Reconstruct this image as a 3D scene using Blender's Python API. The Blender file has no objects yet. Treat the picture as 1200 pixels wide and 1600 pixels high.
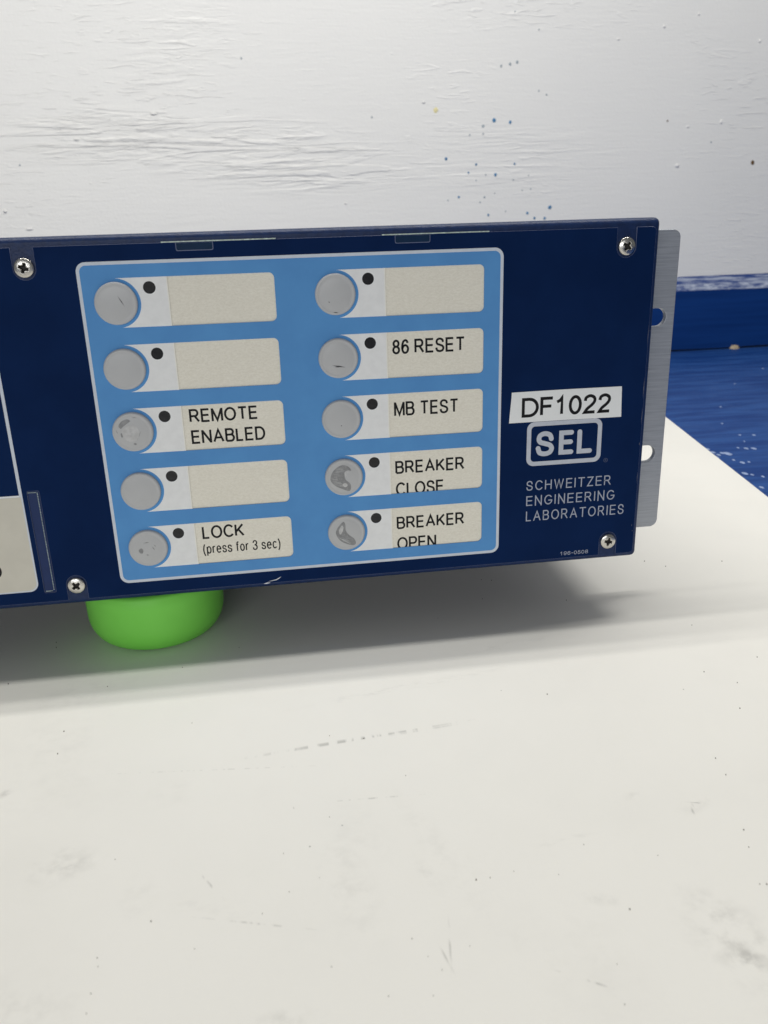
import bpy, bmesh, math, random
from mathutils import Vector, Matrix
from mathutils import noise as mnoise
random.seed(7)
S = bpy.context.scene
COL = S.collection

# ------------------------------------------------------------------ camera, world, lamps, exposure
# panel coordinates in millimetres: u to the right, v down from the top edge of the face, w into the picture
GAP, FACE_H, BOARD_T = 26.0, 133.0, 12.0
def W(u, v, w):
    return Vector((u, w, FACE_H + GAP - v)) / 1000.0

cam_d = bpy.data.cameras.new('camera')
cam = bpy.data.objects.new('camera', cam_d); COL.objects.link(cam); S.camera = cam
R = ((0.98904045, 0.02910634, -0.14474737), (-0.07508814, 0.94328219, -0.32338906), (0.12712494, 0.33071367, 0.93512979))
ax = [Vector((r[0], r[2], -r[1])) for r in R]
cx, cy, cz = ax[0], -ax[1], -ax[2]
m = Matrix((cx, cy, cz)).transposed().to_4x4()
m.translation = W(-44.267, -1.761, -302.057)
cam.matrix_world = m
cam_d.sensor_width = 36; cam_d.lens = 36 * 1299.255 / 1600
cam_d.clip_start = 0.01; cam_d.clip_end = 50
cam_d.dof.use_dof = True; cam_d.dof.focus_distance = 0.335; cam_d.dof.aperture_fstop = 24

wd = bpy.data.worlds.new('World'); S.world = wd; wd.use_nodes = True
bg = wd.node_tree.nodes['Background']
bg.inputs[0].default_value = (0.96, 0.99, 1.0, 1); bg.inputs[1].default_value = 0.15

def area(name, loc, target, sx, sy, power, col):
    d = bpy.data.lights.new(name, 'AREA'); d.shape = 'RECTANGLE'; d.size = sx; d.size_y = sy
    d.energy = power; d.color = col
    o = bpy.data.objects.new(name, d); COL.objects.link(o)
    o.location = loc
    o.rotation_euler = (Vector(target) - Vector(loc)).to_track_quat('-Z', 'Y').to_euler()
    return o
# three slim tubes of the lamp over the bench, and an added fill light far behind the camera
TUBE = (1, .982, .925)
for y, p in ((0.043, 4.25), (0.119, 2.6), (0.160, 2.9)):
    area('lamp_tube', (0.04, y, 0.95), (0.04, y+0.36, 0), 1.10, 0.024, p, TUBE)
area('front_fill', (-0.9, -3.2, 0.75), (0, 0.3, 0.15), 2.4, 0.9, 30.0, (.97, .985, 1))  # added soft fill, no seen source, brightens wall and panel face

vs = S.view_settings
S.display_settings.display_device = 'sRGB'
vs.view_transform = 'Standard'; vs.look = 'None'; vs.gamma = 1; vs.use_curve_mapping = False; vs.exposure = 0.0

# ------------------------------------------------------------------ helpers
def srgb(r, g, b):
    f = lambda c: (c/255/12.92 if c <= 10 else ((c/255+.055)/1.055)**2.4)
    return (f(r), f(g), f(b), 1)

class NT:
    def __init__(s, name):
        s.m = bpy.data.materials.new(name); s.m.use_nodes = True
        s.t = s.m.node_tree; s.n = s.t.nodes; s.b = s.n['Principled BSDF']
    def link(s, a, b): s.t.links.new(a, b)
    def node(s, kind, **kw):
        n = s.n.new(kind)
        for k, v in kw.items(): setattr(n, k, v)
        return n
    def val(s, sock, v):
        if hasattr(v, 'is_output') or isinstance(v, bpy.types.NodeSocket): s.link(v, sock)
        else: sock.default_value = v
    def co(s, scale=(1,1,1), loc=(0,0,0), rot=(0,0,0)):
        t = s.node('ShaderNodeTexCoord'); mp = s.node('ShaderNodeMapping')
        mp.inputs['Scale'].default_value = scale; mp.inputs['Location'].default_value = loc
        mp.inputs['Rotation'].default_value = rot
        s.link(t.outputs['Object'], mp.inputs[0]); return mp.outputs[0]
    def noise(s, co, scale, detail=4, rough=.55, dist=0):
        n = s.node('ShaderNodeTexNoise'); s.link(co, n.inputs['Vector'])
        n.inputs['Scale'].default_value = scale; n.inputs['Detail'].default_value = detail
        n.inputs['Roughness'].default_value = rough; n.inputs['Distortion'].default_value = dist
        return n.outputs['Fac']
    def math(s, op, a, b=0.0, c=0.0, clamp=False):
        n = s.node('ShaderNodeMath', operation=op, use_clamp=clamp)
        for i, v in enumerate((a, b, c)): s.val(n.inputs[i], v)
        return n.outputs[0]
    def ramp(s, x, a, b, lo=0.0, hi=1.0):
        n = s.node('ShaderNodeMapRange', clamp=True, interpolation_type='SMOOTHSTEP')
        s.val(n.inputs[0], x)
        for i, v in enumerate((a, b, lo, hi)): n.inputs[i+1].default_value = v
        return n.outputs[0]
    def mix(s, f, a, b):
        n = s.node('ShaderNodeMix', data_type='RGBA')
        s.val(n.inputs[0], f); s.val(n.inputs[6], a); s.val(n.inputs[7], b); return n.outputs[2]
    def blob(s, x, y, rx, ry, rot=0.0):
        """soft elliptical stain mask around (x, y), object space, metres"""
        t = s.node('ShaderNodeTexCoord'); mp = s.node('ShaderNodeMapping', vector_type='TEXTURE')
        mp.inputs['Location'].default_value = (x, y, 0); mp.inputs['Rotation'].default_value = (0, 0, rot)
        mp.inputs['Scale'].default_value = (rx, ry, 1e6)
        s.link(t.outputs['Object'], mp.inputs[0])
        l = s.node('ShaderNodeVectorMath', operation='LENGTH'); s.link(mp.outputs[0], l.inputs[0])
        return s.ramp(l.outputs['Value'], 1.0, 0.0)
    def bump(s, h, dist, strength=1.0, prev=None):
        n = s.node('ShaderNodeBump'); s.link(h, n.inputs['Height'])
        n.inputs['Distance'].default_value = dist; n.inputs['Strength'].default_value = strength
        if prev is not None: s.link(prev, n.inputs['Normal'])
        s.link(n.outputs[0], s.b.inputs['Normal']); return n.outputs[0]
    def set(s, col=None, rough=None, spec=None, metal=None):
        if col is not None: s.val(s.b.inputs['Base Color'], col)
        if rough is not None: s.val(s.b.inputs['Roughness'], rough)
        if spec is not None: s.b.inputs['Specular IOR Level'].default_value = spec
        if metal is not None: s.b.inputs['Metallic'].default_value = metal
        return s.m

def plain(name, col, rough=.5, spec=.3, metal=0, var=.06, vscale=300, bump=0.0, bscale=2500):
    """one surface colour with a faint mottling and an optional fine grain"""
    t = NT(name); co = t.co()
    f = t.ramp(t.noise(co, vscale, 3), .3, .7)
    lo = tuple(c*(1-var) for c in col[:3])+(1,); hi = tuple(min(1, c*(1+var)) for c in col[:3])+(1,)
    t.set(t.mix(f, lo, hi), rough, spec, metal)
    if bump: t.bump(t.noise(co, bscale, 2), bump)
    return t.m

def put(name, me, mat=None, parent=None):
    me.name = name
    o = bpy.data.objects.new(name, me); COL.objects.link(o)
    if mat is not None:
        idx = [p.material_index for p in me.polygons]
        me.materials.clear()
        for x in (mat if isinstance(mat, (list, tuple)) else [mat]): me.materials.append(x)
        me.polygons.foreach_set('material_index', idx)
    if parent is not None: o.parent = parent
    return o
def tag(o, label=None, cat=None, group=None, kind=None):
    if label: o['label'] = label
    if cat: o['category'] = cat
    if group: o['group'] = group
    if kind: o['kind'] = kind
    return o
def from_bm(bm, smooth=False):
    me = bpy.data.meshes.new('mesh')
    bmesh.ops.recalc_face_normals(bm, faces=bm.faces)
    if smooth:
        for f in bm.faces: f.smooth = True
    bm.to_mesh(me); bm.free(); return me

# outlines in panel (u, v)
def rrect(u0, v0, u1, v1, r, n=8):
    rr = r if isinstance(r, (tuple, list)) else (r,)*4       # tl, tr, br, bl
    out = []
    for (cu, cv, a0, q) in ((u0, v0, 180, rr[0]), (u1, v0, 270, rr[1]), (u1, v1, 0, rr[2]), (u0, v1, 90, rr[3])):
        su = 1 if cu == u0 else -1; sv = 1 if cv == v0 else -1
        if q <= 0: out.append((cu, cv)); continue
        for i in range(n+1):
            a = math.radians(a0 + 90*i/n)
            out.append((cu + su*q + q*math.cos(a), cv + sv*q + q*math.sin(a)))
    return out
def circ(cu, cv, r, n=40):
    return [(cu+r*math.cos(2*math.pi*i/n), cv+r*math.sin(2*math.pi*i/n)) for i in range(n)]

def plate_mesh(polys, w_front, thick, bevel=0.0):
    """filled outline (holes allowed) with real thickness; front face at depth w_front; local to the panel root"""
    c = bpy.data.curves.new('outline', 'CURVE'); c.dimensions = '2D'; c.fill_mode = 'BOTH'
    c.extrude = max(thick/2 - bevel, 1e-4); c.bevel_depth = bevel; c.bevel_resolution = 2; c.offset = -bevel
    for p in polys:
        s = c.splines.new('POLY'); s.points.add(len(p)-1); s.use_cyclic_u = True
        for q, (u, v) in zip(s.points, p): q.co = (u, -v, 0, 1)
    o = bpy.data.objects.new('outline', c); COL.objects.link(o)
    dg = bpy.context.evaluated_depsgraph_get(); dg.update()
    me = bpy.data.meshes.new_from_object(o.evaluated_get(dg))
    bpy.data.objects.remove(o); bpy.data.curves.remove(c)
    for v in me.vertices:
        x, y, z = v.co
        v.co = (x/1000, (w_front + thick/2 - z)/1000, (FACE_H + y)/1000)
    me.update(); return me
def P(u, v, w): return Vector((u, w, FACE_H - v))/1000.0      # panel root space

def box_bm(x0, x1, y0, y1, z0, z1, bev=0.0, seg=3):
    bm = bmesh.new(); bmesh.ops.create_cube(bm, size=1)
    for v in bm.verts:
        v.co = ((x0+x1)/2 + v.co.x*(x1-x0), (y0+y1)/2 + v.co.y*(y1-y0), (z0+z1)/2 + v.co.z*(z1-z0))
    if bev: bmesh.ops.bevel(bm, geom=list(bm.edges), offset=bev, segments=seg, profile=.5, affect='EDGES')
    return bm

# ------------------------------------------------------------------ lettering: every glyph is a few pen strokes
def arc(cu, cv, ru, rv, a0, a1, n=14):
    return [(cu+ru*math.cos(math.radians(a0+(a1-a0)*i/n)), cv+rv*math.sin(math.radians(a0+(a1-a0)*i/n))) for i in range(n+1)]
def spl(pts, n=5):
    o = []
    q = [pts[0]]+pts+[pts[-1]]
    for i in range(1, len(q)-2):
        p0, p1, p2, p3 = q[i-1], q[i], q[i+1], q[i+2]
        for k in range(n):
            t = k/n
            o.append(tuple(.5*((2*p1[j])+(-p0[j]+p2[j])*t+(2*p0[j]-5*p1[j]+4*p2[j]-p3[j])*t*t+(-p0[j]+3*p1[j]-3*p2[j]+p3[j])*t**3) for j in (0, 1)))
    o.append(pts[-1]); return o
s_up = [(.66,.73),(.58,.92),(.34,1),(.11,.93),(.03,.75),(.11,.59),(.34,.51),(.59,.42),(.69,.26),(.6,.07),(.35,0),(.09,.07),(0,.29)]
X = .72
GL = {
 'A': (.86, [[(0,0),(.43,1),(.86,0)], [(.15,.34),(.71,.34)]]),
 'B': (.70, [[(0,0),(0,1)]+arc(.40,.765,.25,.235,90,-90)+[(0,.53)], [(.40,.53)]+arc(.43,.265,.27,.265,90,-90)+[(0,0)]]),
 'C': (.82, [arc(.45,.5,.45,.5,38,322,22)]),
 'D': (.77, [[(0,0),(0,1)]+arc(.33,.5,.44,.5,90,-90,18)+[(0,0)]]),
 'E': (.66, [[(.66,1),(0,1),(0,0),(.67,0)], [(0,.52),(.62,.52)]]),
 'F': (.60, [[(.60,1),(0,1),(0,0)], [(0,.52),(.53,.52)]]),
 'G': (.86, [arc(.45,.5,.45,.5,42,345,22)+[(.88,.44),(.5,.44)]]),
 'H': (.74, [[(0,0),(0,1)], [(.74,0),(.74,1)], [(0,.52),(.74,.52)]]),
 'I': (.0, [[(0,0),(0,1)]]),
 'K': (.74, [[(0,0),(0,1)], [(.70,1),(0,.33)], [(.25,.57),(.74,0)]]),
 'L': (.56, [[(0,1),(0,0),(.56,0)]]),
 'M': (.88, [[(0,-.05),(0,1.05)], [(.02,.99),(.44,.03),(.86,.99)], [(.88,1.05),(.88,-.05)]]),
 'N': (.74, [[(0,-.05),(0,1.05)], [(.02,.985),(.72,.015)], [(.74,-.05),(.74,1.05)]]),
 'O': (.92, [arc(.46,.5,.46,.5,90,450,32)]),
 'P': (.68, [[(0,0),(0,1)]+arc(.42,.73,.26,.27,90,-90)+[(0,.46)]]),
 'R': (.76, [[(0,0),(0,1)]+arc(.42,.74,.26,.26,90,-90)+[(0,.48)], [(.40,.48),(.76,0)]]),
 'S': (.70, [spl(s_up)]),
 'T': (.76, [[(0,1),(.76,1)], [(.38,1),(.38,0)]]),
 'W': (1.12, [[(0,1),(.28,0),(.56,1),(.84,0),(1.12,1)]]),
 'Z': (.68, [[(0,1),(.68,1),(0,0),(.68,0)]]),
 '0': (.56, [arc(.28,.5,.28,.5,90,450,28)]),
 '1': (.50, [[(.0,.74),(.17,.83),(.27,1),(.27,0)]]),
 '2': (.58, [spl([(.03,.70),(.08,.90),(.30,1),(.51,.90),(.56,.70),(.44,.48),(.16,.22),(.02,0)])+[(.58,0)]]),
 '3': (.54, [spl([(.02,.76),(.10,.94),(.28,1),(.46,.92),(.51,.76),(.43,.59),(.22,.53)]), spl([(.22,.53),(.44,.46),(.54,.28),(.47,.08),(.26,0),(.08,.06),(0,.25)])]),
 '5': (.56, [[(.50,1),(.12,1),(.05,.50)]+spl([(.05,.50),(.26,.62),(.47,.54),(.56,.32),(.47,.09),(.26,0),(.07,.07),(0,.24)])]),
 '6': (.56, [spl([(.53,.78),(.44,.96),(.29,1),(.10,.88),(.0,.52),(.02,.25),(.12,.06),(.29,0),(.48,.09),(.56,.31),(.48,.52),(.30,.61),(.12,.53),(.02,.34)])]),
 '8': (.56, [arc(.28,.76,.24,.24,-90,270,24), arc(.28,.26,.28,.26,90,450,24)]),
 '9': (.56, [spl([(.03,.22),(.12,.04),(.27,0),(.46,.12),(.56,.48),(.54,.75),(.44,.94),(.27,1),(.08,.91),(0,.69),(.08,.48),(.26,.39),(.44,.47),(.54,.66)])]),
 '-': (.34, [[(0,.45),(.34,.45)]]),
 '(': (.2, [spl([(.2,1.02),(.06,.72),(.0,.37),(.06,.02),(.2,-.28)])]),
 ')': (.2, [spl([(0,1.02),(.14,.72),(.2,.37),(.14,.02),(0,-.28)])]),
 'p': (.50, [[(0,-.28),(0,X)], arc(.25,X/2,.25,X/2,180,540,24)]),
 'r': (.26, [[(0,0),(0,X)], spl([(0,.42),(.06,.62),(.17,.72),(.28,.68)])]),
 'e': (.51, [[(.0,.38),(.51,.38)]+arc(.255,X/2,.255,X/2,4,318,24)]),
 's': (.46, [[(x*.46/.69, y*X) for x, y in spl(s_up)]]),
 'f': (.26, [spl([(.32,.98),(.20,1.0),(.11,.93),(.10,.80)])+[(.10,0)], [(-.03,X),(.27,X)]]),
 'o': (.50, [arc(.25,X/2,.25,X/2,90,450,24)]),
 'c': (.46, [arc(.25,X/2,.25,X/2,40,320,20)]),
}
def stroke_text(bm, txt, u0, u1, vtop, vbase, sw, w, track=.27, space=.42, rnd=False, skew=0.0):
    """ink strokes between u0..u1 (cap edge to edge); cap height from vtop to vbase; sits at depth w, a hair proud per stroke"""
    H = vbase - vtop
    x = 0; items = []
    for ch in txt:
        if ch == ' ': x += space; continue
        g = GL[ch]; items.append((x, g)); x += g[0] + track
    total = x - track
    kx = (u1 - u0 - sw)/total; ky = H - sw
    k = 0
    for gx, g in items:
        for st in g[1]:
            pts = []
            for (a, b) in st:
                q = Vector((u0 + sw/2 + (gx+a)*kx, vbase - sw/2 - b*ky))
                q.y += skew*(q.x-u0)
                if not pts or (q-pts[-1]).length > 1e-4: pts.append(q)
            closed = len(pts) > 3 and (pts[0]-pts[-1]).length < 1e-3
            if closed: pts.pop()
            n = len(pts); L = []; Rr = []
            for i in range(n):
                a = pts[i-1] if (i > 0 or closed) else None
                b = pts[(i+1) % n] if (i < n-1 or closed) else None
                d1 = (pts[i]-a).normalized() if a is not None else None
                d2 = (b-pts[i]).normalized() if b is not None else None
                if d1 is None: d1 = d2
                if d2 is None: d2 = d1
                n1 = Vector((-d1.y, d1.x)); n2 = Vector((-d2.y, d2.x))
                mt = n1+n2
                if mt.length < .2: mt = n1.copy()
                mt.normalize(); sc = min(1/max(mt.dot(n1), .3), 2.4)
                L.append(pts[i]+mt*sw/2*sc); Rr.append(pts[i]-mt*sw/2*sc)
            z = w - .0025*(k % 9); k += 1
            mk = lambda q: bm.verts.new(P(q.x, q.y, z))
            vl = [mk(q) for q in L]; vr = [mk(q) for q in Rr]
            for i in range(n if closed else n-1):
                j = (i+1) % n
                bm.faces.new((vl[i], vl[j], vr[j], vr[i]))
            if rnd and not closed:
                for e, (va, vb) in ((0, (vl[0], vr[0])), (n-1, (vr[-1], vl[-1]))):
                    c = pts[e]; p0 = (L[0]-c) if e == 0 else (Rr[-1]-c)
                    fan = [va]
                    for t in range(1, 8):
                        a = math.pi*t/8
                        fan.append(mk(c + Vector((p0.x*math.cos(a)-p0.y*math.sin(a), p0.x*math.sin(a)+p0.y*math.cos(a)))))
                    fan.append(vb)
                    bm.faces.new(fan)
def ink(name, rows, mat, parent, w, sw, **kw):
    bm = bmesh.new()
    for r in rows: stroke_text(bm, r[0], r[1], r[2], r[3], r[4], r[5] if len(r) > 5 else sw, w, **kw)
    for f in bm.faces:
        f.normal_update()
        if f.normal.y > 0: f.normal_flip()
    me = bpy.data.meshes.new('ink'); bm.to_mesh(me); bm.free()
    return put(name, me, mat, parent)

# ------------------------------------------------------------------ materials
def m_wall():
    t = NT('white_brushed_paint')
    co = t.co()                                          # wall plane is X-Z
    fine = t.noise(t.co((14, 1, 130)), 1.0, 5, .6, .6)
    fine2 = t.noise(t.co((26, 1, 330), rot=(0, .07, 0)), 1.0, 3, .5, .3)
    patch = t.ramp(t.noise(t.co((3.2, 1, 7.5)), 1.0, 3), .40, .60)
    ridge_src = t.noise(t.co((30, 1, 190), loc=(3.1, 0, 1.7), rot=(0, -.10, 0)), 1.0, 3, .5, 1.3)
    rid = t.ramp(ridge_src, .56, .70)
    # the rough knotty grain that shows through the paint left of the middle
    tc = t.node('ShaderNodeTexCoord')
    def mask(x, z, rx, rz, rot):
        mp = t.node('ShaderNodeMapping', vector_type='TEXTURE')
        mp.inputs['Location'].default_value = (x, 0, z); mp.inputs['Rotation'].default_value = (0, rot, 0)
        mp.inputs['Scale'].default_value = (rx, 1e6, rz)
        t.link(tc.outputs['Object'], mp.inputs[0])
        l = t.node('ShaderNodeVectorMath', operation='LENGTH'); t.link(mp.outputs[0], l.inputs[0])
        return t.ramp(l.outputs['Value'], 1.0, .35)
    k = t.math('ADD', mask(-.205, .258, .13, .036, .0), mask(-.02, .235, .21, .05, .10), clamp=True)
    k = t.math('ADD', k, t.math('MULTIPLY', mask(-.115, .345, .09, .05, -.5), .5), clamp=True)
    k = t.math('ADD', k, t.math('MULTIPLY', mask(.25, .225, .20, .05, .0), .3), clamp=True)
    k = t.math('ADD', k, t.math('MULTIPLY', mask(-.26, .42, .14, .03, -.1), .5), clamp=True)
    kn_s = t.noise(t.co((12, 1, 88), loc=(.4, 0, .9), rot=(0, .05, 0)), 1.0, 5, .55, 1.9)
    kn = t.ramp(kn_s, .44, .60)
    kn2 = t.ramp(t.noise(t.co((5.5, 1, 70), rot=(0, .04, 0)), 1.0, 4, .5, 1.2), .50, .60)
    h = t.math('MULTIPLY', fine, .11)
    h = t.math('ADD', h, t.math('MULTIPLY', fine2, .12))
    h = t.math('ADD', h, t.math('MULTIPLY', t.math('MULTIPLY', rid, patch), .25))
    h = t.math('ADD', h, t.math('MULTIPLY', t.math('MULTIPLY', kn, k), .30))
    h = t.math('ADD', h, t.math('MULTIPLY', t.math('MULTIPLY', kn2, k), .55))
    h = t.math('ADD', h, t.math('MULTIPLY', t.noise(t.co(), 300, 3, .6), .15))
    lump = t.node('ShaderNodeTexVoronoi'); t.link(t.co((1, 1, 1.6)), lump.inputs['Vector']); lump.inputs['Scale'].default_value = 34
    h = t.math('ADD', h, t.math('MULTIPLY', t.ramp(lump.outputs['Distance'], .09, .0, 0, .6), t.ramp(t.noise(t.co(), 60, 1), .6, .66)))
    t.bump(h, .0017, .85)
    stain = t.ramp(t.noise(t.co(), 2.2, 4), .35, .7)
    c = t.mix(stain, (.755, .752, .748, 1), (.725, .723, .722, 1))
    t.set(c, .36, .45); return t.m

def m_board():
    t = NT('white_laminate')
    co = t.co()
    base = t.mix(t.ramp(t.noise(co, 7, 4), .3, .7), (.828, .813, .772, 1), (.842, .827, .787, 1))
    n1 = t.ramp(t.noise(t.co((1, 1, 1)), 170, 5, .65), .40, .72)
    n2 = t.ramp(t.noise(t.co((160, 380, 1), rot=(0, 0, .1)), 1.0, 4, .7), .45, .72)
    big = t.ramp(t.noise(co, 22, 4, .6), .48, .72)
    dark = t.math('MULTIPLY', big, .018)
    for (x, y, rx, ry, rot, amt, ns) in SMUDGES:
        b = t.math('MULTIPLY', t.blob(x, y, rx, ry, rot), n1 if ns == 1 else n2)
        dark = t.math('ADD', dark, t.math('MULTIPLY', b, amt*.6), clamp=True)
    # broken pencil-like scuff lines
    ln = t.ramp(t.noise(t.co((330, 40, 1)), 1.0, 2), .48, .6)
    for (x, y, rx, ry, rot, amt) in SCUFFS:
        dark = t.math('ADD', dark, t.math('MULTIPLY', t.math('MULTIPLY', t.blob(x, y, rx, ry, rot), ln), amt), clamp=True)
    vo = t.node('ShaderNodeTexVoronoi'); t.link(co, vo.inputs['Vector']); vo.inputs['Scale'].default_value = 95
    sp = t.ramp(vo.outputs['Distance'], .035, .02, 0, 1)
    gate = t.node('ShaderNodeSeparateColor'); t.link(vo.outputs['Color'], gate.inputs[0])
    sp = t.math('MULTIPLY', sp, t.ramp(gate.outputs[0], .86, .9))
    dark = t.math('ADD', dark, t.math('MULTIPLY', sp, .55), clamp=True)
    t.set(t.mix(dark, base, (.12, .115, .105, 1)), t.ramp(t.noise(co, 40, 3), .3, .7, .42, .55), .3)
    t.bump(t.noise(co, 900, 2), .00006, .6)
    return t.m

def m_floor():
    t = NT('blue_floor_paint')
    st = t.noise(t.co((11, 70, 1)), 1.0, 5, .65, .5)
    c = t.mix(t.ramp(st, .35, .68), srgb(14, 54, 118), srgb(38, 78, 142))
    pale = t.math('MULTIPLY', t.ramp(t.noise(t.co((30, 60, 1)), 1.0, 5, .7), .55, .8), .30)
    c = t.mix(pale, c, srgb(70, 98, 146))
    t.set(c, .55, .12); t.bump(st, .0006, .6); return t.m
def m_base():
    t = NT('blue_baseboard_paint')
    st = t.noise(t.co((6, 6, 160)), 1.0, 4, .6)
    t.set(t.mix(t.ramp(st, .3, .7), srgb(4, 46, 106), srgb(10, 54, 118)), .5, .2); t.bump(st, .0004, .5); return t.m
def m_base_top():
    t = NT('dry_brushed_edge')
    a = t.noise(t.co((26, 1, 420)), 1.0, 5, .7, .4)
    b = t.noise(t.co((60, 1, 160), loc=(3, 0, 1)), 1.0, 4, .65)
    g = t.node('ShaderNodeSeparateXYZ'); t.link(t.node('ShaderNodeTexCoord').outputs['Object'], g.inputs[0])
    low = t.ramp(t.math('ADD', g.outputs[2], t.math('MULTIPLY', t.math('SUBTRACT', b, .5), .006)), .0835, .0868, 1, 0)
    streak = t.math('MULTIPLY', t.ramp(a, .42, .62), .55)
    f = t.math('MAXIMUM', streak, t.math('MULTIPLY', low, t.ramp(b, .40, .68, .05, .75)))
    t.set(t.mix(f, srgb(16, 52, 118), (.58, .63, .73, 1)), .55, .2); t.bump(a, .0006, .8); return t.m

def m_powder():
    t = NT('navy_powder_coat'); co = t.co()
    n = t.noise(co, 1500, 2, .5)
    t.set(t.mix(t.ramp(t.noise(co, 500, 3), .3, .7), (.004, .018, .074, 1), (.006, .025, .098, 1)), .42, .32)
    t.bump(n, .00022, .6); return t.m
def m_overlay():
    t = NT('navy_overlay_film'); co = t.co()
    n = t.noise(co, 2600, 2, .5)
    dust = t.ramp(t.noise(co, 900, 4, .7), .70, .82)
    c = t.mix(t.ramp(t.noise(co, 40, 3), .3, .7), (.0036, .0165, .070, 1), (.0046, .0200, .083, 1))
    c = t.mix(t.math('MULTIPLY', dust, .25), c, srgb(50, 66, 104))
    t.set(c, .62, .04); t.bump(n, .00003, .5); return t.m
def m_blue():
    t = NT('sky_blue_print'); co = t.co()
    c = t.mix(t.ramp(t.noise(co, 60, 4), .3, .7), srgb(90, 149, 210), srgb(95, 156, 216))
    t.set(c, .55, .12); t.bump(t.noise(co, 2600, 2), .00003, .5); return t.m
def m_card():
    t = NT('cream_label_film')
    a = t.noise(t.co((900, 1, 1700)), 1.0, 3, .6, .8)
    b = t.noise(t.co((160, 1, 400)), 1.0, 3, .6)
    f = t.math('ADD', t.math('MULTIPLY', t.ramp(a, .3, .72), .7), t.math('MULTIPLY', b, .3))
    t.set(t.mix(f, srgb(232, 227, 213), srgb(247, 243, 231)), .6, .15)
    t.bump(a, .00012, .6); return t.m
def m_alu():
    t = NT('brushed_aluminium')
    a = t.noise(t.co((60, 60, 1900)), 1.0, 4, .6)
    f = t.ramp(a, .3, .7)
    t.set(t.mix(f, srgb(164, 168, 176), srgb(182, 186, 193)), t.ramp(a, .3, .7, .42, .55), .5, .55)
    t.bump(a, .00006, .7); return t.m
def m_green():
    t = NT('bright_green_plastic'); co = t.co()
    t.set(t.mix(t.ramp(t.noise(co, 45, 3), .3, .7), srgb(122, 212, 82), srgb(128, 218, 88)), .45, .3)
    t.b.inputs['Subsurface Weight'].default_value = .0; t.b.inputs['Subsurface Radius'].default_value = (.004, .008, .003)
    t.bump(t.noise(co, 1200, 2), .00004, .5); return t.m

M = {
 'film_edge': plain('clear_film_edge', srgb(96, 106, 140), .35, .5),
 'grey_print': plain('pale_grey_print', srgb(212, 219, 230), .55, .12, var=.03),
 'white_print': plain('white_print', srgb(241, 242, 243), .55, .12, var=.025, bump=.00003),
 'cream': plain('cream_print', srgb(214, 210, 198), .6, .12, var=.025, vscale=120, bump=.00003),
 'rim': plain('cream_window_rim', srgb(250, 248, 240), .5, .2, var=.02),
 'logo': plain('grey_logo_ink', srgb(198, 203, 214), .55, .12, var=.04),
 'logo_thin': plain('grey_lettering_ink', srgb(172, 178, 194), .55, .12, var=.05),
 'logo_dim': plain('dim_grey_ink', srgb(84, 92, 118), .55, .12),
 'black': plain('black_ink', (.012, .012, .014, 1), .5, .15),
 'lamp': plain('smoked_lens', (.016, .016, .018, 1), .22, .35, var=.2, vscale=900),
 'button': plain('grey_button_plastic', srgb(189, 190, 192), .36, .4, var=.012, vscale=200, bump=.00003),
 'worn': plain('worn_button_plastic', srgb(142, 143, 145), .35, .45, var=.14, vscale=700, bump=.0002, bscale=900),
 'peel': plain('peeling_button_film', srgb(195, 195, 196), .35, .5, var=.10, vscale=500, bump=.0001, bscale=700),
 'mark': plain('dark_scratch', srgb(92, 92, 94), .6, .1),
 'tape': plain('white_label_tape', srgb(240, 242, 243), .5, .25, var=.015, vscale=90),
 'chip': plain('white_chipped_edge', srgb(225, 228, 235), .6, .1),
 'steel': plain('screw_steel', (.62, .60, .56, 1), .27, .5, 1.0, var=.12, vscale=500, bump=.00005, bscale=1500),
 'recess': plain('screw_recess_shade', (.030, .028, .026, 1), .6, .3, .3, var=.3, vscale=900),  # shade inside the cross recess, painted dark for contrast
 'wear': plain('worn_film_edge', srgb(112, 112, 122), .6, .1, var=.3, vscale=900),
 'clip': plain('clear_pocket_lip', srgb(190, 206, 196), .35, .5, var=.3, vscale=600),
 'clip_dark': plain('clear_pull_tab', srgb(16, 44, 74), .45, .12),
 'slot': plain('translucent_blue_strip', srgb(16, 42, 92), .4, .3),
 'chassis': plain('chassis_paint', srgb(40, 46, 70), .5, .3),
 'splat_blue': plain('blue_paint_drop', srgb(72, 120, 160), .45, .3, var=.2),
 'splat_grey': plain('grey_paint_drop', srgb(150, 160, 168), .5, .3, var=.15),
 'splat_yellow': plain('yellow_stain', srgb(214, 205, 160), .6, .2, var=.1),
 'brown': plain('rusty_nail_hole', srgb(98, 74, 46), .7, .2, var=.4),
 'splat_white': plain('white_paint_drop', srgb(140, 158, 196), .5, .3, var=.1),
 'speck': plain('dark_grit', srgb(118, 112, 105), .8, .1, var=.3),
}
POWDER, OVERLAY, BLUE, CARD, ALU, GREEN = m_powder(), m_overlay(), m_blue(), m_card(), m_alu(), m_green()

# ------------------------------------------------------------------ setting: floor, wall, baseboard
ZF = -BOARD_T/1000
fm = bpy.data.meshes.new('floor'); bm = bmesh.new()
fl = [bm.verts.new(v) for v in ((-1.6, -1.0, ZF), (1.9, -1.0, ZF), (1.9, .765, ZF), (-1.6, .765, ZF))]
bm.faces.new(fl); bm.to_mesh(fm); bm.free()
floor = tag(put('floor', fm, m_floor()), kind='structure')

bm = box_bm(-1.6, 1.9, .7405, .765, ZF+.006, 1.3)
wall = put('wall', from_bm(bm), m_wall()); tag(wall, 'rough white painted wall with a knotty grain and blue paint spots behind the panel', 'wall')

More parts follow.
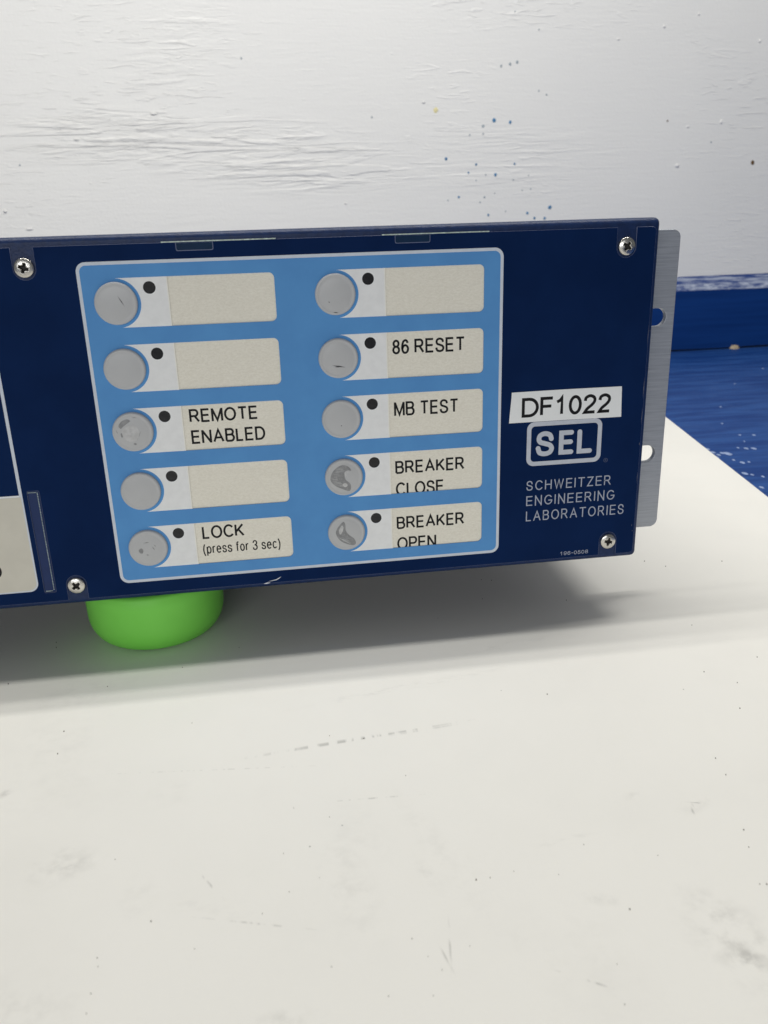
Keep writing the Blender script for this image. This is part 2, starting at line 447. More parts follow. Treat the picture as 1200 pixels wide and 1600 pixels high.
# baseboard: profile with a worn sloping top, a hair above the floor so a dark crack shows
prof = [(.7265, 0.0023), (.7265, .0765), (.7275, .0785), (.7385, .0925), (.7403, .0935), (.7403, .0023)]
bm = bmesh.new()
xs = [-1.6 + 3.5*i/140 for i in range(141)]
rings = []
for x in xs:
    ring = []
    for i, (y, z) in enumerate(prof):
        dz = (mnoise.noise((x*22, i, 0))*.0012 if i in (3, 4) else mnoise.noise((x*9, 3, 0))*.0006 if i in (1, 2) else mnoise.noise((x*14, 7, 0))*.0009 if i == 0 else 0)
        ring.append(bm.verts.new((x, y, z+dz)))
    rings.append(ring)
for a, b in zip(rings, rings[1:]):
    for i in range(len(prof)):
        j = (i+1) % len(prof)
        f = bm.faces.new((a[i], a[j], b[j], b[i])); f.material_index = 1 if i in (1, 2, 3) else 0
bm.faces.new(rings[0]); bm.faces.new(rings[-1][::-1])
base = put('baseboard', from_bm(bm), [m_base(), m_base_top()])
base.location = (0, 0, ZF)
tag(base, 'dark blue painted baseboard with a dry brushed white and blue top edge along the white wall', 'baseboard')

def drops(name, items, mats, parent, plane, thick=.0004):
    """paint drops or grit: low irregular domes lying on a wall ('wall') or on a flat surface ('flat')"""
    bm = bmesh.new()
    for (x, y, rx, ry, mi) in items:
        n = 12; rim = []
        ph = random.random()*6
        for i in range(n):
            a = 2*math.pi*i/n; k = 1 + .25*mnoise.noise((math.cos(a)*1.3+ph, math.sin(a)*1.3, x*50))
            rim.append((x+rx*k*math.cos(a), y+ry*k*math.sin(a)))
        mk = (lambda p, h: bm.verts.new((p[0], -h, p[1]))) if plane == 'wall' else (lambda p, h: bm.verts.new((p[0], p[1], h)))
        r0 = [mk(p, .00002) for p in rim]
        r1 = [mk((x+(p[0]-x)*.7, y+(p[1]-y)*.7), thick*.8) for p in rim]
        c = mk((x, y), thick)
        for i in range(n):
            j = (i+1) % n
            f = bm.faces.new((r0[i], r0[j], r1[j], r1[i])); f.material_index = mi
            f = bm.faces.new((r1[i], r1[j], c)); f.material_index = mi
    return put(name, from_bm(bm, True), mats, parent)

# camera-to-plane helper used only to read positions off the photograph: pixel -> point on a world plane
CP = cam.matrix_world.translation
def on_plane(px, py, axis, val):
    d = ax[0]*((px-600)/1299.255) + ax[1]*((py-800)/1299.255) + ax[2]
    return CP + d*((val-CP[axis])/d[axis])
def wall_spot(px, py, r_px, mi, asp=1.15):
    p = on_plane(px, py, 1, .7405); k = .00052*r_px
    return (p.x, p.z, k, k*asp, mi)
ws = [wall_spot(*a) for a in ((772,188,4.2,0),(797,191,3.2,0),(755,197,3,1),(734,211,2,1),(755,209,1.8,1),(697,248,3.2,0),(744,257,2.6,0),(774,273,3.6,0),(804,256,2.4,0),
  (732,270,2.2,0),(759,273,1.8,1),(717,308,2.5,0),(757,308,2.4,1),(763,336,2.6,0),(744,282,1.6,1),(802,281,1.8,1),(829,295,1.8,1),(816,297,1.6,1),(859,324,4,0),
  (824,333,3,0),(835,341,3,0),(851,341,3,0),(790,330,1.7,1),(700,313,1.7,1),(750,316,1.8,1),(773,302,1.4,1),(826,274,1.5,1),
  (681,172,5,2),(1176,254,4.6,3),(1043,189,2,3),(842,142,1.8,1),(854,148,1.8,1),(783,103,2.6,1),(797,100,3,1),(808,97,3.2,1),(842,46,1.7,1),(805,18,1.4,1),
  (377,91,2,1),(581,183,2,1),(31,258,1.8,1),(1111,222,2,1),)]
wd_ = drops('paint_splatter', ws, [M['splat_blue'], M['splat_grey'], M['splat_yellow'], M['brown']], wall, 'wall')
wd_.location = (0, .7404, 0)
# raised paint lumps on the wall
lm = [wall_spot(*a) for a in ((1058,259,5.5,0,.8),(1187,64,3,0),(120,218,6,0,.4),(46,358,8,0,.22),(240,178,8,0,.3),(8,330,4,0),(662,160,4,0,.5),(1038,41,3,0),(1127,190,3,0,1.8),(540,318,3,0,.6),(1092,22,2.5,0))]
lu = drops('paint_lump', lm, [wall.data.materials[0]], wall, 'wall', .0013); lu.location = (0, .7404, 0)

fs = []
for (px, py, r) in ((1178,701,4),(1166,701,3.4),(1137,709,6),(1128,708,3.5),(1123,711,3),(1160,723,3.6),(1164,740,4.2),(1175,742,2.4),(1156,680,2.2),(1178,680,2.6),(1126,636,2.2),(1128,662,2),(1146,719,2.4),(1120,715,3.2),(1106,702,3),(1114,707,4),(1190,762,3),(1192,745,2.4),(1170,722,2),(1153,700,2),(1190,775,3),(1173,758,2.6),(1148,600,2),(1192,576,3),(1163,690,1.6)):
    p = on_plane(px, py, 2, ZF); k = .00045*r
    fs.append((p.x, p.y, k, k*1.7, 0))
f2 = drops('paint_splatter', fs, [M['splat_white']], floor, 'flat'); f2.location = (0, 0, ZF+.0001)
pb = on_plane(1152, 546, 2, ZF)
cr = drops('plaster_crumb', [(pb.x, .7255, .0065, .004, 0)], [plain('tan_crumb', srgb(176, 160, 136), .8, .1, var=.2)], floor, 'flat', .005); cr.location = (0, 0, ZF)

# ------------------------------------------------------------------ white board on the floor
E0, E1 = Vector((.2824, .3387)), Vector((.2444, .1292))
dr = (E0-E1).normalized()
cB = E0 + dr*.10; cF = E1 - dr*.75
side = Vector((-dr.y, dr.x))
outl = [cB, cF, cF+side*1.15, cB+side*1.15]
def stab(px, py):
    p = on_plane(px, py, 2, 0.0); return p.x, p.y
SMUDGES = []
for (px, py, rx, ry, rot, amt, ns) in ((100,1352,.013,.010,.2,.34,1),(108,1354,.0065,.0016,.05,.5,2),(215,1400,.006,.012,0,.16,1),(8,1241,.003,.003,0,.5,1),(1160,1480,.014,.028,.2,.30,1),(1168,1502,.004,.004,0,.75,1),
   (1140,1450,.010,.016,.1,.2,1),(545,1385,.010,.03,.15,.16,1),(560,1300,.012,.02,.1,.10,1),(60,1240,.05,.02,0,.06,1),(450,1592,.010,.004,0,.3,1),(20,1590,.02,.015,0,.2,1),(700,1340,.007,.05,.35,.11,1),(668,1365,.003,.010,.3,.25,1),
   (890,1312,.014,.0022,.05,.32,2),(995,1245,.005,.003,0,.4,1),(1085,1258,.009,.004,.4,.26,1),(940,1405,.006,.003,-.5,.3,1),(130,1080,.03,.02,.2,.13,1),(90,1160,.02,.03,.3,.10,1),(640,1072,.06,.0035,.16,.24,2),(780,1010,.05,.004,.16,.14,2),(920,1500,.02,.03,0,.07,1),(330,1420,.02,.006,-.4,.10,2),(270,1240,.012,.008,0,.1,1)):
    x, y = stab(px, py); SMUDGES.append((x, y, rx, ry, rot, amt, ns))
SCUFFS = []
for (px, py, rx, ry, rot, amt) in ((560,1155,.050,.0010,.10,.42),(500,1163,.03,.0009,.11,.25),(665,1140,.018,.0008,.10,.25),(585,1247,.02,.0005,-.06,.35),(330,1203,.05,.0005,-.12,.22),(400,1443,.02,.0005,-.3,.3),(330,1384,.010,.0005,-1.0,.35),(912,1530,.008,.0005,-.55,.6),(703,1475,.010,.0004,1.4,.42),(697,1497,.006,.0004,-1.35,.42),(1083,1266,.004,.0007,1.2,.6),(1098,1255,.006,.0004,-.3,.45)):
    x, y = stab(px, py); SCUFFS.append((x, y, rx, ry, rot, amt))
bm = bmesh.new()
top = [bm.verts.new((p.x, p.y, 0)) for p in outl]; bot = [bm.verts.new((p.x, p.y, ZF+.0002)) for p in outl]
bm.faces.new(top); bm.faces.new(bot[::-1])
for i in range(4): bm.faces.new((top[i], top[(i+1) % 4], bot[(i+1) % 4], bot[i]))
bmesh.ops.recalc_face_normals(bm, faces=bm.faces)
bmesh.ops.bevel(bm, geom=[e for e in bm.edges if e.verts[0].co.z > -.001 and e.verts[1].co.z > -.001], offset=.0012, segments=3, profile=.5, affect='EDGES')
board = put('white_board', from_bm(bm), m_board())
tag(board, 'scuffed white laminate board lying flat on the blue floor under the panel', 'board')
gs = []
for (px, py, r) in ((236,1440,2.6),(152,1497,1.8),(153,1511,1.2),(744,1375,3.4),(766,1372,1.8),(984,1421,2.8),(1162,1297,2.6),(1170,1324,1.8),(1134,1211,2.2),(644,1467,1.8),(634,1212,1.4),(855,1085,2.6),(1100,1050,2),(1152,1067,2),(1156,1107,2.4),(1183,1027,2),(1118,1185,2.4),(1007,877,2.6),(1128,877,2),(768,907,2),(752,906,1.6),(754,936,1.4),(88,1012,2),(88,1004,1.6),(13,1069,2.2),(90,1178,2.4),(100,1143,2.4),(168,1073,1.8),(285,1043,1.5),(459,1263,1.3),(515,1277,1.3),(443,1334,1.4),(499,1372,1.2),(410,1428,1.6),(180,1343,1.4),(304,1483,1.2),(452,1394,1.5),(518,1511,1.6),(135,1584,1.6),(142,1553,1.8),(607,1557,1.8),(677,1556,1.5),(691,1516,1.6),(669,1495,1.2),(734,1479,1.3),(976,1570,1.6),(964,1507,1.4),(1187,1382,1.8),(1198,1382,2.4),(885,938,1.5),(1081,977,1.6),(1040,885,2),(300,1130,1.2),(515,1150,1.4),(912,1320,1.6),(803,1362,1.4),(873,1367,1.2),(1028,1337,1.2)):
    x, y = stab(px, py); d = (Vector((x, y, 0))-CP).length; k = d*.00026*r
    gs.append((x, y, k, k*1.3, 0))
grit = drops('grit', gs, [M['speck']], board, 'flat', .00035); tag(grit, kind='stuff')

# ------------------------------------------------------------------ green support under the device
bm = bmesh.new()
RAD, HT = 28.0, 25.8
pr = [(0, .3), (15.0, .1)] + [(19.2+8.6*math.sin(math.radians(9*i)), 11.5-11.5*math.cos(math.radians(9*i))) for i in range(11)] + [(28.0, 20), (28.2, HT-1.2), (27.0, HT), (0, HT)]
seg = 64; rings = []
for (r, z) in pr:
    rings.append([bm.verts.new((r*math.cos(2*math.pi*k/seg)/1000, r*math.sin(2*math.pi*k/seg)/1000, z/1000)) for k in range(seg)] if r > 0 else [bm.verts.new((0, 0, z/1000))])
for a, b in zip(rings, rings[1:]):
    for k in range(seg):
        j = (k+1) % seg
        if len(a) == 1: bm.faces.new((a[0], b[j], b[k]))
        elif len(b) == 1: bm.faces.new((a[k], a[j], b[0]))
        else: bm.faces.new((a[k], a[j], b[j], b[k]))
puck = put('support_puck', from_bm(bm, True), GREEN)
puck.location = W(-97.4, FACE_H+GAP, 28.0) + Vector((0, 0, .0002))
tag(puck, 'bright green round plastic puck propping up the dark blue panel', 'support puck')

# ------------------------------------------------------------------ the control panel
root = bpy.data.objects.new('control_panel', None); COL.objects.link(root)
root.location = (0, 0, GAP/1000); root.empty_display_size = .05
tag(root, 'dark blue rack mount control panel with ten grey buttons and cream button labels', 'control panel')
UL, UR = -338.0, 102.0
FW = .35                                               # depth of the painted face behind the film's front
# chassis: plain sheet box behind the face
put('chassis', from_bm(box_bm((UL+8)/1000, (UR-5)/1000, .0163, .205, .003, .1295, .001)), M['chassis'], root)
# faceplate: shallow pan with rounded, textured front edges
def pan():
    bm = box_bm(UL/1000, UR/1000, FW/1000, .0165, 0, FACE_H/1000)
    ed = [e for e in bm.edges if min(v.co.y for v in e.verts) < .001]
    ed += [e for e in bm.edges if abs(e.verts[0].co.x-e.verts[1].co.x) < 1e-6 and abs(e.verts[0].co.z-e.verts[1].co.z) < 1e-6]
    bmesh.ops.bevel(bm, geom=list(set(ed)), offset=.0022, segments=5, profile=.5, affect='EDGES')
    return from_bm(bm, True)
fp = put('faceplate', pan(), POWDER, root)
mod = fp.modifiers.new('wn', 'WEIGHTED_NORMAL'); mod.keep_sharp = False

# geometry of the button field
UB = (-93.3, -18.2); UD = (-75.7, -.4); UE = (-39.2, 35.8); UI = (-81.7, -6.35)
ROW0, PITCH, RH = 14.03, 22.446, 16.6
rows = [ROW0+i*PITCH for i in range(5)]
windows = [rrect(UD[c], r, UE[c], r+RH, (0, 1.9, 1.9, 0)) for c in (0, 1) for r in rows]
lamps = [(UI[c], r+3.47) for c in (0, 1) for r in rows]
slot = rrect(-133.2, 86.9, -129.0, 127.1, .5, 3)
# overlay outline with screw notches
OT, OB, OR_, OL = 3.1, 130.9, 100.1, -336.0
SU = ((-121.35, 0), (88.97, 0), (-121.35, 1), (88.97, 1))
SVT, SVB = 9.65, 124.97
def notch(u, topside):
    if topside: return [(u-3.65, OT), (u-3.65, SVT+.3)] + [(u-3.65*math.cos(math.radians(a)), SVT+.3+3.65*math.sin(math.radians(a))) for a in range(15, 180, 15)] + [(u+3.65, SVT+.3), (u+3.65, OT)]
    return [(u+3.65, OB), (u+3.65, SVB-.3)] + [(u+3.65*math.cos(math.radians(a)), SVB-.3-3.65*math.sin(math.radians(a))) for a in range(15, 180, 15)] + [(u-3.65, SVB-.3), (u-3.65, OB)]
cr_ = lambda cu, cv, r, a0: [(cu+r*math.cos(math.radians(a0+15*i)), cv+r*math.sin(math.radians(a0+15*i))) for i in range(7)]
outer = cr_(OL+1.2, OT+1.2, 1.2, 180) + notch(-121.35, 1) + notch(88.97, 1) + cr_(OR_-1.6, OT+1.6, 1.6, 270) + cr_(OR_-1.6, OB-1.6, 1.6, 0) + notch(88.97, 0) + notch(-121.35, 0) + cr_(OL+1.2, OB-1.2, 1.2, 90)
tabs = [rrect(-71.4, 3.5, -59.1, 5.9, (0, 0, .5, .5), 3), rrect(3.7, 3.5, 16.1, 5.9, (0, 0, .5, .5), 3)]
holes = windows + [circ(u, v, 2.1, 28) for u, v in lamps]
ov_me = plate_mesh([outer, slot] + holes + tabs, 0.0, .33, .09)
ov_me.materials.append(OVERLAY); ov_me.materials.append(M['film_edge'])
for p in ov_me.polygons: p.material_index = 0 if p.normal.y < -.97 else 1
overlay = bpy.data.objects.new('overlay', ov_me); COL.objects.link(overlay); overlay.parent = root

def sub(name, polys, w, th, mat, bevel=0.0, parent=None, label=None):
    o = put(name, plate_mesh(polys, w, th, bevel), mat, overlay if parent is None else parent)
    if label: o['label'] = label
    return o
BT = rrect(-105.1, 8.5, 42.9, 125.9, 3.2); BI = rrect(-104.0, 9.6, 41.8, 124.8, 2.2)
sub('field_border', [BT, BI], -.02, .03, M['grey_print'])
sub('blue_field', [BI]+holes, -.03, .04, BLUE)
for c in (0, 1):
    for r in rows:
        mid = r+RH/2
        a = [(UB[c]+8.3*math.sin(math.radians(t)), mid-8.3*math.cos(math.radians(t))) for t in range(4, 177, 6)]
        sub('indicator_field', [a+[(UD[c]-.12, r+RH), (UD[c]-.12, r)], circ(UI[c], r+3.47, 2.1, 28)], -.05, .03, M['white_print'])
# the pale rim of each window, left side
for c in (0, 1):
    for r in rows:
        sub('window_edge', [rrect(UD[c]-.12, r, UD[c]+.24, r+RH, 0)], -.055, .12, M['rim'])
# left: framed display field with its cream lower part, running on out of the picture
sub('display_border', [rrect(-330, 8.5, -135.0, 126.2, (3, 3, 3.4, 3.4)), rrect(-328.9, 9.6, -136.1, 88.2, (2, 2, 0, 0))], -.02, .03, M['grey_print'])
sub('cream_field', [rrect(-328.8, 88.9, -135.6, 125.7, (0, 0, 3.0, 3.0))], -.045, .03, M['cream'])
sub('cream_band', [rrect(-328.8, 88.3, -136.2, 88.75, 0)], -.045, .03, M['white_print'])
ink('field_lettering', [('O', -150.6, -147.0, 114.4, 119.4)], M['black'], overlay, -.06, .75)
# maker's emblem and lettering at the right
sub('emblem', [rrect(53.45, 73.15, 83.75, 90.7, 2.9), rrect(55.15, 74.85, 82.05, 89.0, 1.5)], -.03, .04, M['logo'])
ink('emblem_lettering', [('S', 57.1, 64.55, 77.0, 87.0), ('E', 66.4, 72.35, 77.15, 86.85), ('L', 73.8, 80.05, 77.15, 86.9)], M['logo'], overlay, -.05, 1.9, rnd=True)
ink('maker_lettering', [('SCHWEITZER', 53.8, 88.7, 96.75, 100.75), ('ENGINEERING', 53.9, 90.6, 103.05, 107.1), ('LABORATORIES', 53.95, 95.0, 109.4, 113.6)], M['logo_thin'], overlay, -.03, .44, track=.46, rnd=True)
ink('part_number', [('196-0508', 68.95, 80.8, 128.05, 129.65)], M['logo_thin'], overlay, -.03, .22, track=.28, rnd=True)
bm = bmesh.new()
stroke_text(bm, 'O', 85.1, 86.9, 89.5, 91.2, .18, -.03)
stroke_text(bm, 'R', 85.65, 86.35, 89.9, 90.8, .16, -.035)
for f in bm.faces:
    f.normal_update()
    if f.normal.y > 0: f.normal_flip()
me = bpy.data.meshes.new('ink'); bm.to_mesh(me); bm.free()
put('trademark', me, M['logo_dim'], overlay)
# chipped film at the lower edge
def blob_poly(pts): return [pts]
sub('edge_chip', [[(-51.6, 131.0), (-50.2, 130.55), (-48.9, 130.7), (-49.5, 130.95), (-50.6, 131.15)]], -.06, .08, M['chip'])
sub('edge_chip', [[(-50.0, 130.2), (-48.2, 129.85), (-46.6, 129.55), (-45.4, 128.9), (-44.6, 128.55), (-45.3, 129.25), (-46.4, 129.85), (-48.4, 130.1)]], -.05, .07, M['chip'])

# label cards behind the windows, one slid in behind each column, with their printing
cards = []
for c in (0, 1):
    cards.append(put('label_card', plate_mesh([rrect(UD[c]-1.2, 3.4, UE[c]+1.4, 127.5, .5, 3)], .24, .08), CARD, root))
SWT = .78
ROWS = [(0, [('REMOTE', -73.1, -48.5, 60.55, 65.25), ('ENABLED', -73.1, -46.4, 68.35, 73.15)], SWT),
        (0, [('LOCK', -73.0, -57.2, 105.5, 110.4)], SWT), (0, [('(press for 3 sec)', -73.3, -43.9, 112.75, 116.5)], .48),
        (1, [('86 RESET', 1.7, 28.9, 39.45, 44.4)], SWT), (1, [('MB TEST', 1.8, 26.5, 62.35, 67.4)], SWT),
        (1, [('BREAKER', 1.7, 28.8, 85.2, 90.0), ('CLOSE', 1.7, 20.7, 93.75, 98.75)], SWT),
        (1, [('BREAKER', 1.7, 28.8, 107.8, 112.6), ('OPEN', 1.7, 17.4, 116.35, 121.35)], SWT)]
for c, rws, sw in ROWS:
    rws = [(t_, a, b, v0-.2, v1+.15) for (t_, a, b, v0, v1) in rws]
    o = ink('lettering', rws, M['black'], cards[c], .225, sw, track=.31)
    o['label'] = 'black lettering reading ' + ' '.join(r[0] for r in rws)

# clear pocket lips and pull tabs at the top of each card pocket
for (a, b, t0, t1) in ((-76.2, -37.8, -71.5, -59.0), (-.9, 37.5, 3.6, 16.2)):
    lip = put('pocket_lip', plate_mesh([rrect(a, 2.78, b, 3.12, 0)], -.06, .28), M['clip'], root)
    put('pull_tab', plate_mesh([rrect(t0+.2, 3.2, t1-.2, 5.75, (0, 0, .5, .5), 3)], .02, .2), M['clip_dark'], lip)
    put('tab_edge', plate_mesh([rrect(t0, 3.2, t1, 5.95, (0, 0, .6, .6), 3), rrect(t0+.2, 3.2, t1-.2, 5.75, (0, 0, .5, .5), 3)], -.02, .2), M['film_edge'], lip)
# perforated strip at the left
st = put('card_slot_strip', plate_mesh([rrect(-133.0, 87.1, -129.2, 126.9, .4, 3)], .16, .12), M['slot'], root)
bm = bmesh.new()
for i in range(62):
    v = 87.8 + i*.625
    for q in (P(-129.75, v, .13),):
        g = bmesh.ops.create_cube(bm, size=1)
        for vv in g['verts']: vv.co = q + Vector((vv.co.x*.28, vv.co.y*.12, vv.co.z*.30))/1000
for (u0, u1, v) in ((-132.9, -130.2, 87.5), (-132.6, -130.4, 126.5)):
    n = 9
    for i in range(n):
        g = bmesh.ops.create_cube(bm, size=1)
        for vv in g['verts']: vv.co = P(u0+(u1-u0)*i/(n-1), v, .13) + Vector((vv.co.x*.22, vv.co.y*.12, vv.co.z*.22))/1000
put('perforation', from_bm(bm), M['clip'], st)

# buttons
def button_mesh():
    bm = bmesh.new(); seg = 56
    pr = [(7.2, .0), (7.2, .45), (7.13, .78), (6.97, 1.04), (6.74, 1.2), (6.5, 1.27), (6.34, 1.25), (6.24, 1.21), (5.4, 1.36), (4.2, 1.52), (2.8, 1.64), (1.4, 1.70), (0, 1.72)]
    rg = []
    for (r, h) in pr:
        rg.append([bm.verts.new(Vector((r*math.cos(2*math.pi*k/seg), -h, r*math.sin(2*math.pi*k/seg)))/1000) for k in range(seg)] if r else [bm.verts.new((0, -h/1000, 0))])
    for a, b in zip(rg, rg[1:]):
        for k in range(seg):
            j = (k+1) % seg
            if len(b) == 1: bm.faces.new((a[k], a[j], b[0]))
            else: bm.faces.new((a[k], a[j], b[j], b[k]))
    return from_bm(bm, True)
bme = button_mesh(); bme.materials.append(M['button'])
buttons = []
for c in (0, 1):
    for r in rows:
        o = bpy.data.objects.new('button', bme); COL.objects.link(o); o.parent = root
        o.location = P(UB[c], r+RH/2, -.02); buttons.append(o); o['group'] = 'grey round buttons'
def patch(b, polys, mat, name='worn_patch', th=.05, w=-1.265):
    for pl in polys:
        pl2 = [(u, FACE_H/1+v) for u, v in pl]
        me = plate_mesh([[(u, v) for u, v in pl]], w, th, .015)
        bm = bmesh.new(); bm.from_mesh(me)
        bmesh.ops.triangulate(bm, faces=bm.faces)
        for _ in range(2): bmesh.ops.subdivide_edges(bm, edges=[e for e in bm.edges if e.calc_length() > .0006], cuts=1)
        for vt in bm.verts:
            vt.co.z -= FACE_H/1000
            r = min(6.2, math.hypot(vt.co.x, vt.co.z)*1000)
            vt.co.y -= (.525 - .525*(r/6.2)**2 - .0)/1000
        bm.to_mesh(me); bm.free()
        put(name, me, mat, b)
def sm(pts): 
    q = pts+[pts[0], pts[1], pts[2]]
    o = []
    for i in range(1, len(pts)+1):
        p0, p1, p2, p3 = q[i-1], q[i], q[i+1], q[(i+2) % len(q)]
        for k in range(4):
            t = k/4
            o.append(tuple(.5*((2*p1[j])+(-p0[j]+p2[j])*t+(2*p0[j]-5*p1[j]+4*p2[j]-p3[j])*t*t+(-p0[j]+3*p1[j]-3*p2[j]+p3[j])*t**3) for j in (0, 1)))
    return o
def thin(p, q, t=.16):
    dx, dy = q[0]-p[0], q[1]-p[1]; L = math.hypot(dx, dy); nx, ny = -dy/L*t/2, dx/L*t/2
    mx, my = (p[0]+q[0])/2, (p[1]+q[1])/2
    return [p, (mx+nx, my+ny), q, (mx-nx, my-ny)]
patch(buttons[0], [thin((1.0, -2.6), (2.9, 1.0), .28)], M['mark'], 'scratch')
patch(buttons[5], [thin((-1.2, 6.1), (.8, 6.3), .35), thin((-2.6, 2.2), (-2.2, 2.8), .3)], M['mark'], 'scratch')
patch(buttons[6], [thin((-2.4, 2.3), (2.4, 3.2), .5), thin((-1.5, 2.9), (.9, 2.9), .4)], M['mark'], 'scratch')
patch(buttons[7], [thin((-.3, 2.1), (.1, 2.4), .4)], M['mark'], 'scratch')
# row three left: rubbed patches
patch(buttons[2], [sm([(-4.6, -2.6), (-3.4, -4.2), (-1.4, -4.9), (-.3, -4.2), (-1.6, -3.3), (-3.0, -2.3), (-3.9, -1.6)]), sm([(-.2, 4.2), (.5, 3.9), (1.0, 4.3), (.5, 4.7)]), sm([(-4.2, .2), (-3.6, .1), (-3.4, 1.2), (-4.0, 1.6)]), thin((1.2, 3.0), (3.0, -.4), .22), thin((-5.6, -1.2), (-5.2, .2), .3), thin((.2, -5.4), (2.0, -5.2), .25)], M['worn'])
patch(buttons[2], [sm([(-3.2, 1.8), (-3.6, -.6), (-1.8, -2.4), (.8, -2.6), (2.2, -.8), (2.0, 1.6), (.6, 3.0), (-1.6, 3.2)])], M['peel'], 'worn_patch', .02)
patch(buttons[4], [sm([(-3.4, .2), (-2.4, -.5), (-1.7, .3), (-2.1, 1.5), (-3.1, 1.4)]), thin((-1.4, -2.5), (.8, -2.7), .4), thin((-.9, 2.2), (.2, 2.5), .5), thin((1.6, -.9), (2.5, .6), .4), thin((2.4, -1.6), (3.0, -.6), .3)], M['worn'])
patch(buttons[8], [sm([(-5.2, .8), (-4.6, -2.0), (-2.8, -4.0), (-.6, -5.0), (1.6, -4.4), (2.8, -2.8), (1.4, -2.5), (.2, -1.4), (.6, .8), (2.2, 2.4), (2.4, 4.4), (1.6, 5.4), (-.8, 4.4), (-3.4, 3.0)])], M['worn'])
patch(buttons[8], [sm([(-.8, 2.6), (.4, 2.0), (1.2, 3.0), (.2, 3.7)]), sm([(.2, -2.2), (1.6, -2.9), (2.3, -2.5), (1.2, -1.7), (.5, -.4)])], M['peel'], 'worn_patch', .07, -1.285)
patch(buttons[9], [sm([(-4.2, -.2), (-3.4, -2.6), (-1.2, -4.8), (-.4, -3.6), (-.4, -1.4), (.8, .6), (2.8, 2.4), (3.4, 4.4), (2.4, 5.2), (-.2, 4.4), (-2.8, 2.6)])], M['worn'])
patch(buttons[9], [sm([(-3.0, -1.4), (-1.8, -3.4), (-1.2, -2.4), (-1.8, -.6), (-2.6, .2)]), thin((-3.6, 1.2), (1.6, 4.6), .3)], M['peel'], 'worn_patch', .07, -1.285)

buttons[2]['label'] = 'rubbed grey button beside REMOTE ENABLED'
buttons[4]['label'] = 'scuffed grey button beside LOCK'
buttons[8]['label'] = 'worn grey button with peeling cap beside BREAKER CLOSE'
buttons[9]['label'] = 'worn grey button with peeling cap beside BREAKER OPEN'
# indicator lamps
lme = plate_mesh([circ(0, 0, 2.16, 28)], .2, .1)
for vt in lme.vertices: vt.co.z -= FACE_H/1000
lme.materials.append(M['lamp'])
for (u, v) in lamps:
    o = bpy.data.objects.new('indicator_lamp', lme); COL.objects.link(o); o.parent = root
    o.location = P(u, v, 0); o['group'] = 'dark indicator lamps'

# screws: pan heads with a pressed cross recess
def screw_mesh():
    bm = bmesh.new(); seg, nr = 72, 30; Rr = 3.2
    rg = []
    for i in range(nr+1):
        r = Rr*i/nr; ring = []
        for k in range(seg if i else 1):
            a = 2*math.pi*k/seg; x, y = r*math.cos(a), r*math.sin(a)
            t = r/Rr
            h = .75 + .95*math.sqrt(max(0, 1-.93*t*t)) if t < .999 else .75
            arm = lambda p, q: max(0, min(1, (.50 - abs(q))/.12)) * max(0, min(1, (1.72-abs(p))/.5))
            d = max(arm(x, y), arm(y, x)); cone = max(0, 1-r/1.15)
            h -= 1.35*max(d*(1-.25*t), cone)
            ring.append(bm.verts.new(Vector((x, -h, y))/1000))
        rg.append(ring)
    rg.append([bm.verts.new(Vector((Rr*math.cos(2*math.pi*k/seg), 0, Rr*math.sin(2*math.pi*k/seg)))/1000) for k in range(seg)])
    for a, b in zip(rg, rg[1:]):
        for k in range(seg):
            j = (k+1) % seg
            if len(a) == 1: bm.faces.new((a[0], b[k], b[j]))
            else: bm.faces.new((a[k], b[k], b[j], a[j]))
    return from_bm(bm, True)
sme = screw_mesh(); sme.materials.append(M['steel']); sme.materials.append(M['recess'])
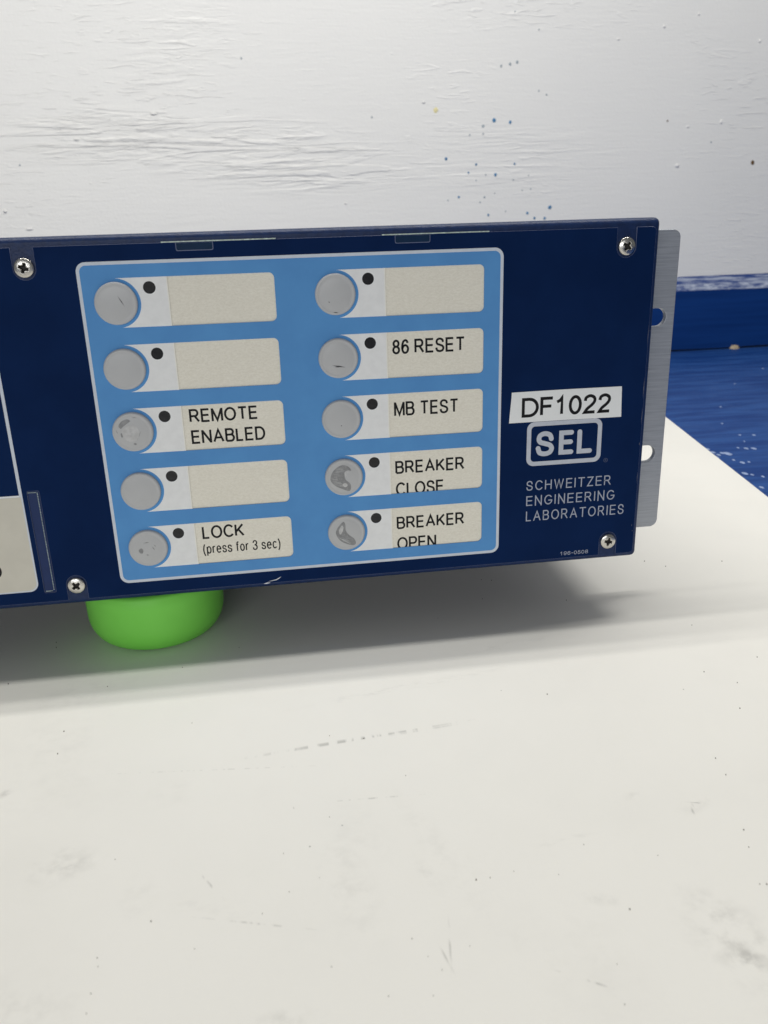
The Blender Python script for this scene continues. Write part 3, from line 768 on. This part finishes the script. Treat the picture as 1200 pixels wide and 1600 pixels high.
for p in sme.polygons:
    x, y = p.center.x*1000, p.center.z*1000
    if min(abs(x), abs(y)) < .40 and max(abs(x), abs(y)) < 1.62 or math.hypot(x, y) < .85: p.material_index = 1
for (u, bot), rot in zip(SU, (20, 35, 50, 12)):
    o = bpy.data.objects.new('screw', sme); COL.objects.link(o); o.parent = root
    o.location = P(u, SVB if bot else SVT, FW+.0); o.rotation_euler = (0, math.radians(rot), 0); o['group'] = 'cross head face screws'

# mounting ear at the right
def slot_hole(uc, v, half, r):
    return [(uc+half+r*math.cos(math.radians(a)), v+r*math.sin(math.radians(a))) for a in range(-90, 91, 15)] + [(uc-half+r*math.cos(math.radians(a)), v+r*math.sin(math.radians(a))) for a in range(90, 271, 15)]
ear = plate_mesh([rrect(92, 4.7, 119.6, 127.9, (0, 3.2, 3.2, 0)), slot_hole(109.5, 38.1, 3.0, 3.6), slot_hole(109.5, 94.7, 3.0, 3.6)], 19.3, 2.6, .25)
ebm = bmesh.new(); ebm.from_mesh(ear)
leg = box_bm(.0976, .1002, .0222, .175, .0055, .128, .0004)
tmp = bpy.data.meshes.new('t'); leg.to_mesh(tmp); leg.free(); ebm.from_mesh(tmp); bpy.data.meshes.remove(tmp)
em = bpy.data.meshes.new('ear'); ebm.to_mesh(em); ebm.free()
put('mounting_ear', em, ALU, root)

# stuck-on label tape
tp = put('label_tape', plate_mesh([[(47.0, 61.15), (68.5, 61.05), (90.75, 61.15), (90.95, 66), (91.25, 73.15), (70, 73.0), (46.15, 73.0), (46.45, 69), (46.9, 63.5)]], -.14, .14, .02), M['tape'], root)
ink('tape_lettering', [('DF1022', 51.05, 86.75, 63.5, 71.1)], M['black'], tp, -.155, 1.2, track=.24)

# worn right edge of the film
for (u, v0, v1, t) in ((99.75, 58.0, 66.5, .22), (99.85, 70.0, 77.0, .16), (99.7, 84.0, 85.2, .3), (99.8, 96.0, 101.0, .14), (98.9, 118.5, 119.2, .22), (99.4, 121.0, 121.8, .2), (99.9, 38.0, 46.0, .14), (100.6, 40.2, 40.9, .25)):
    sub('edge_wear', [thin((u, v0), (u-.05, v1), t)], -.02, .05, M['wear'])
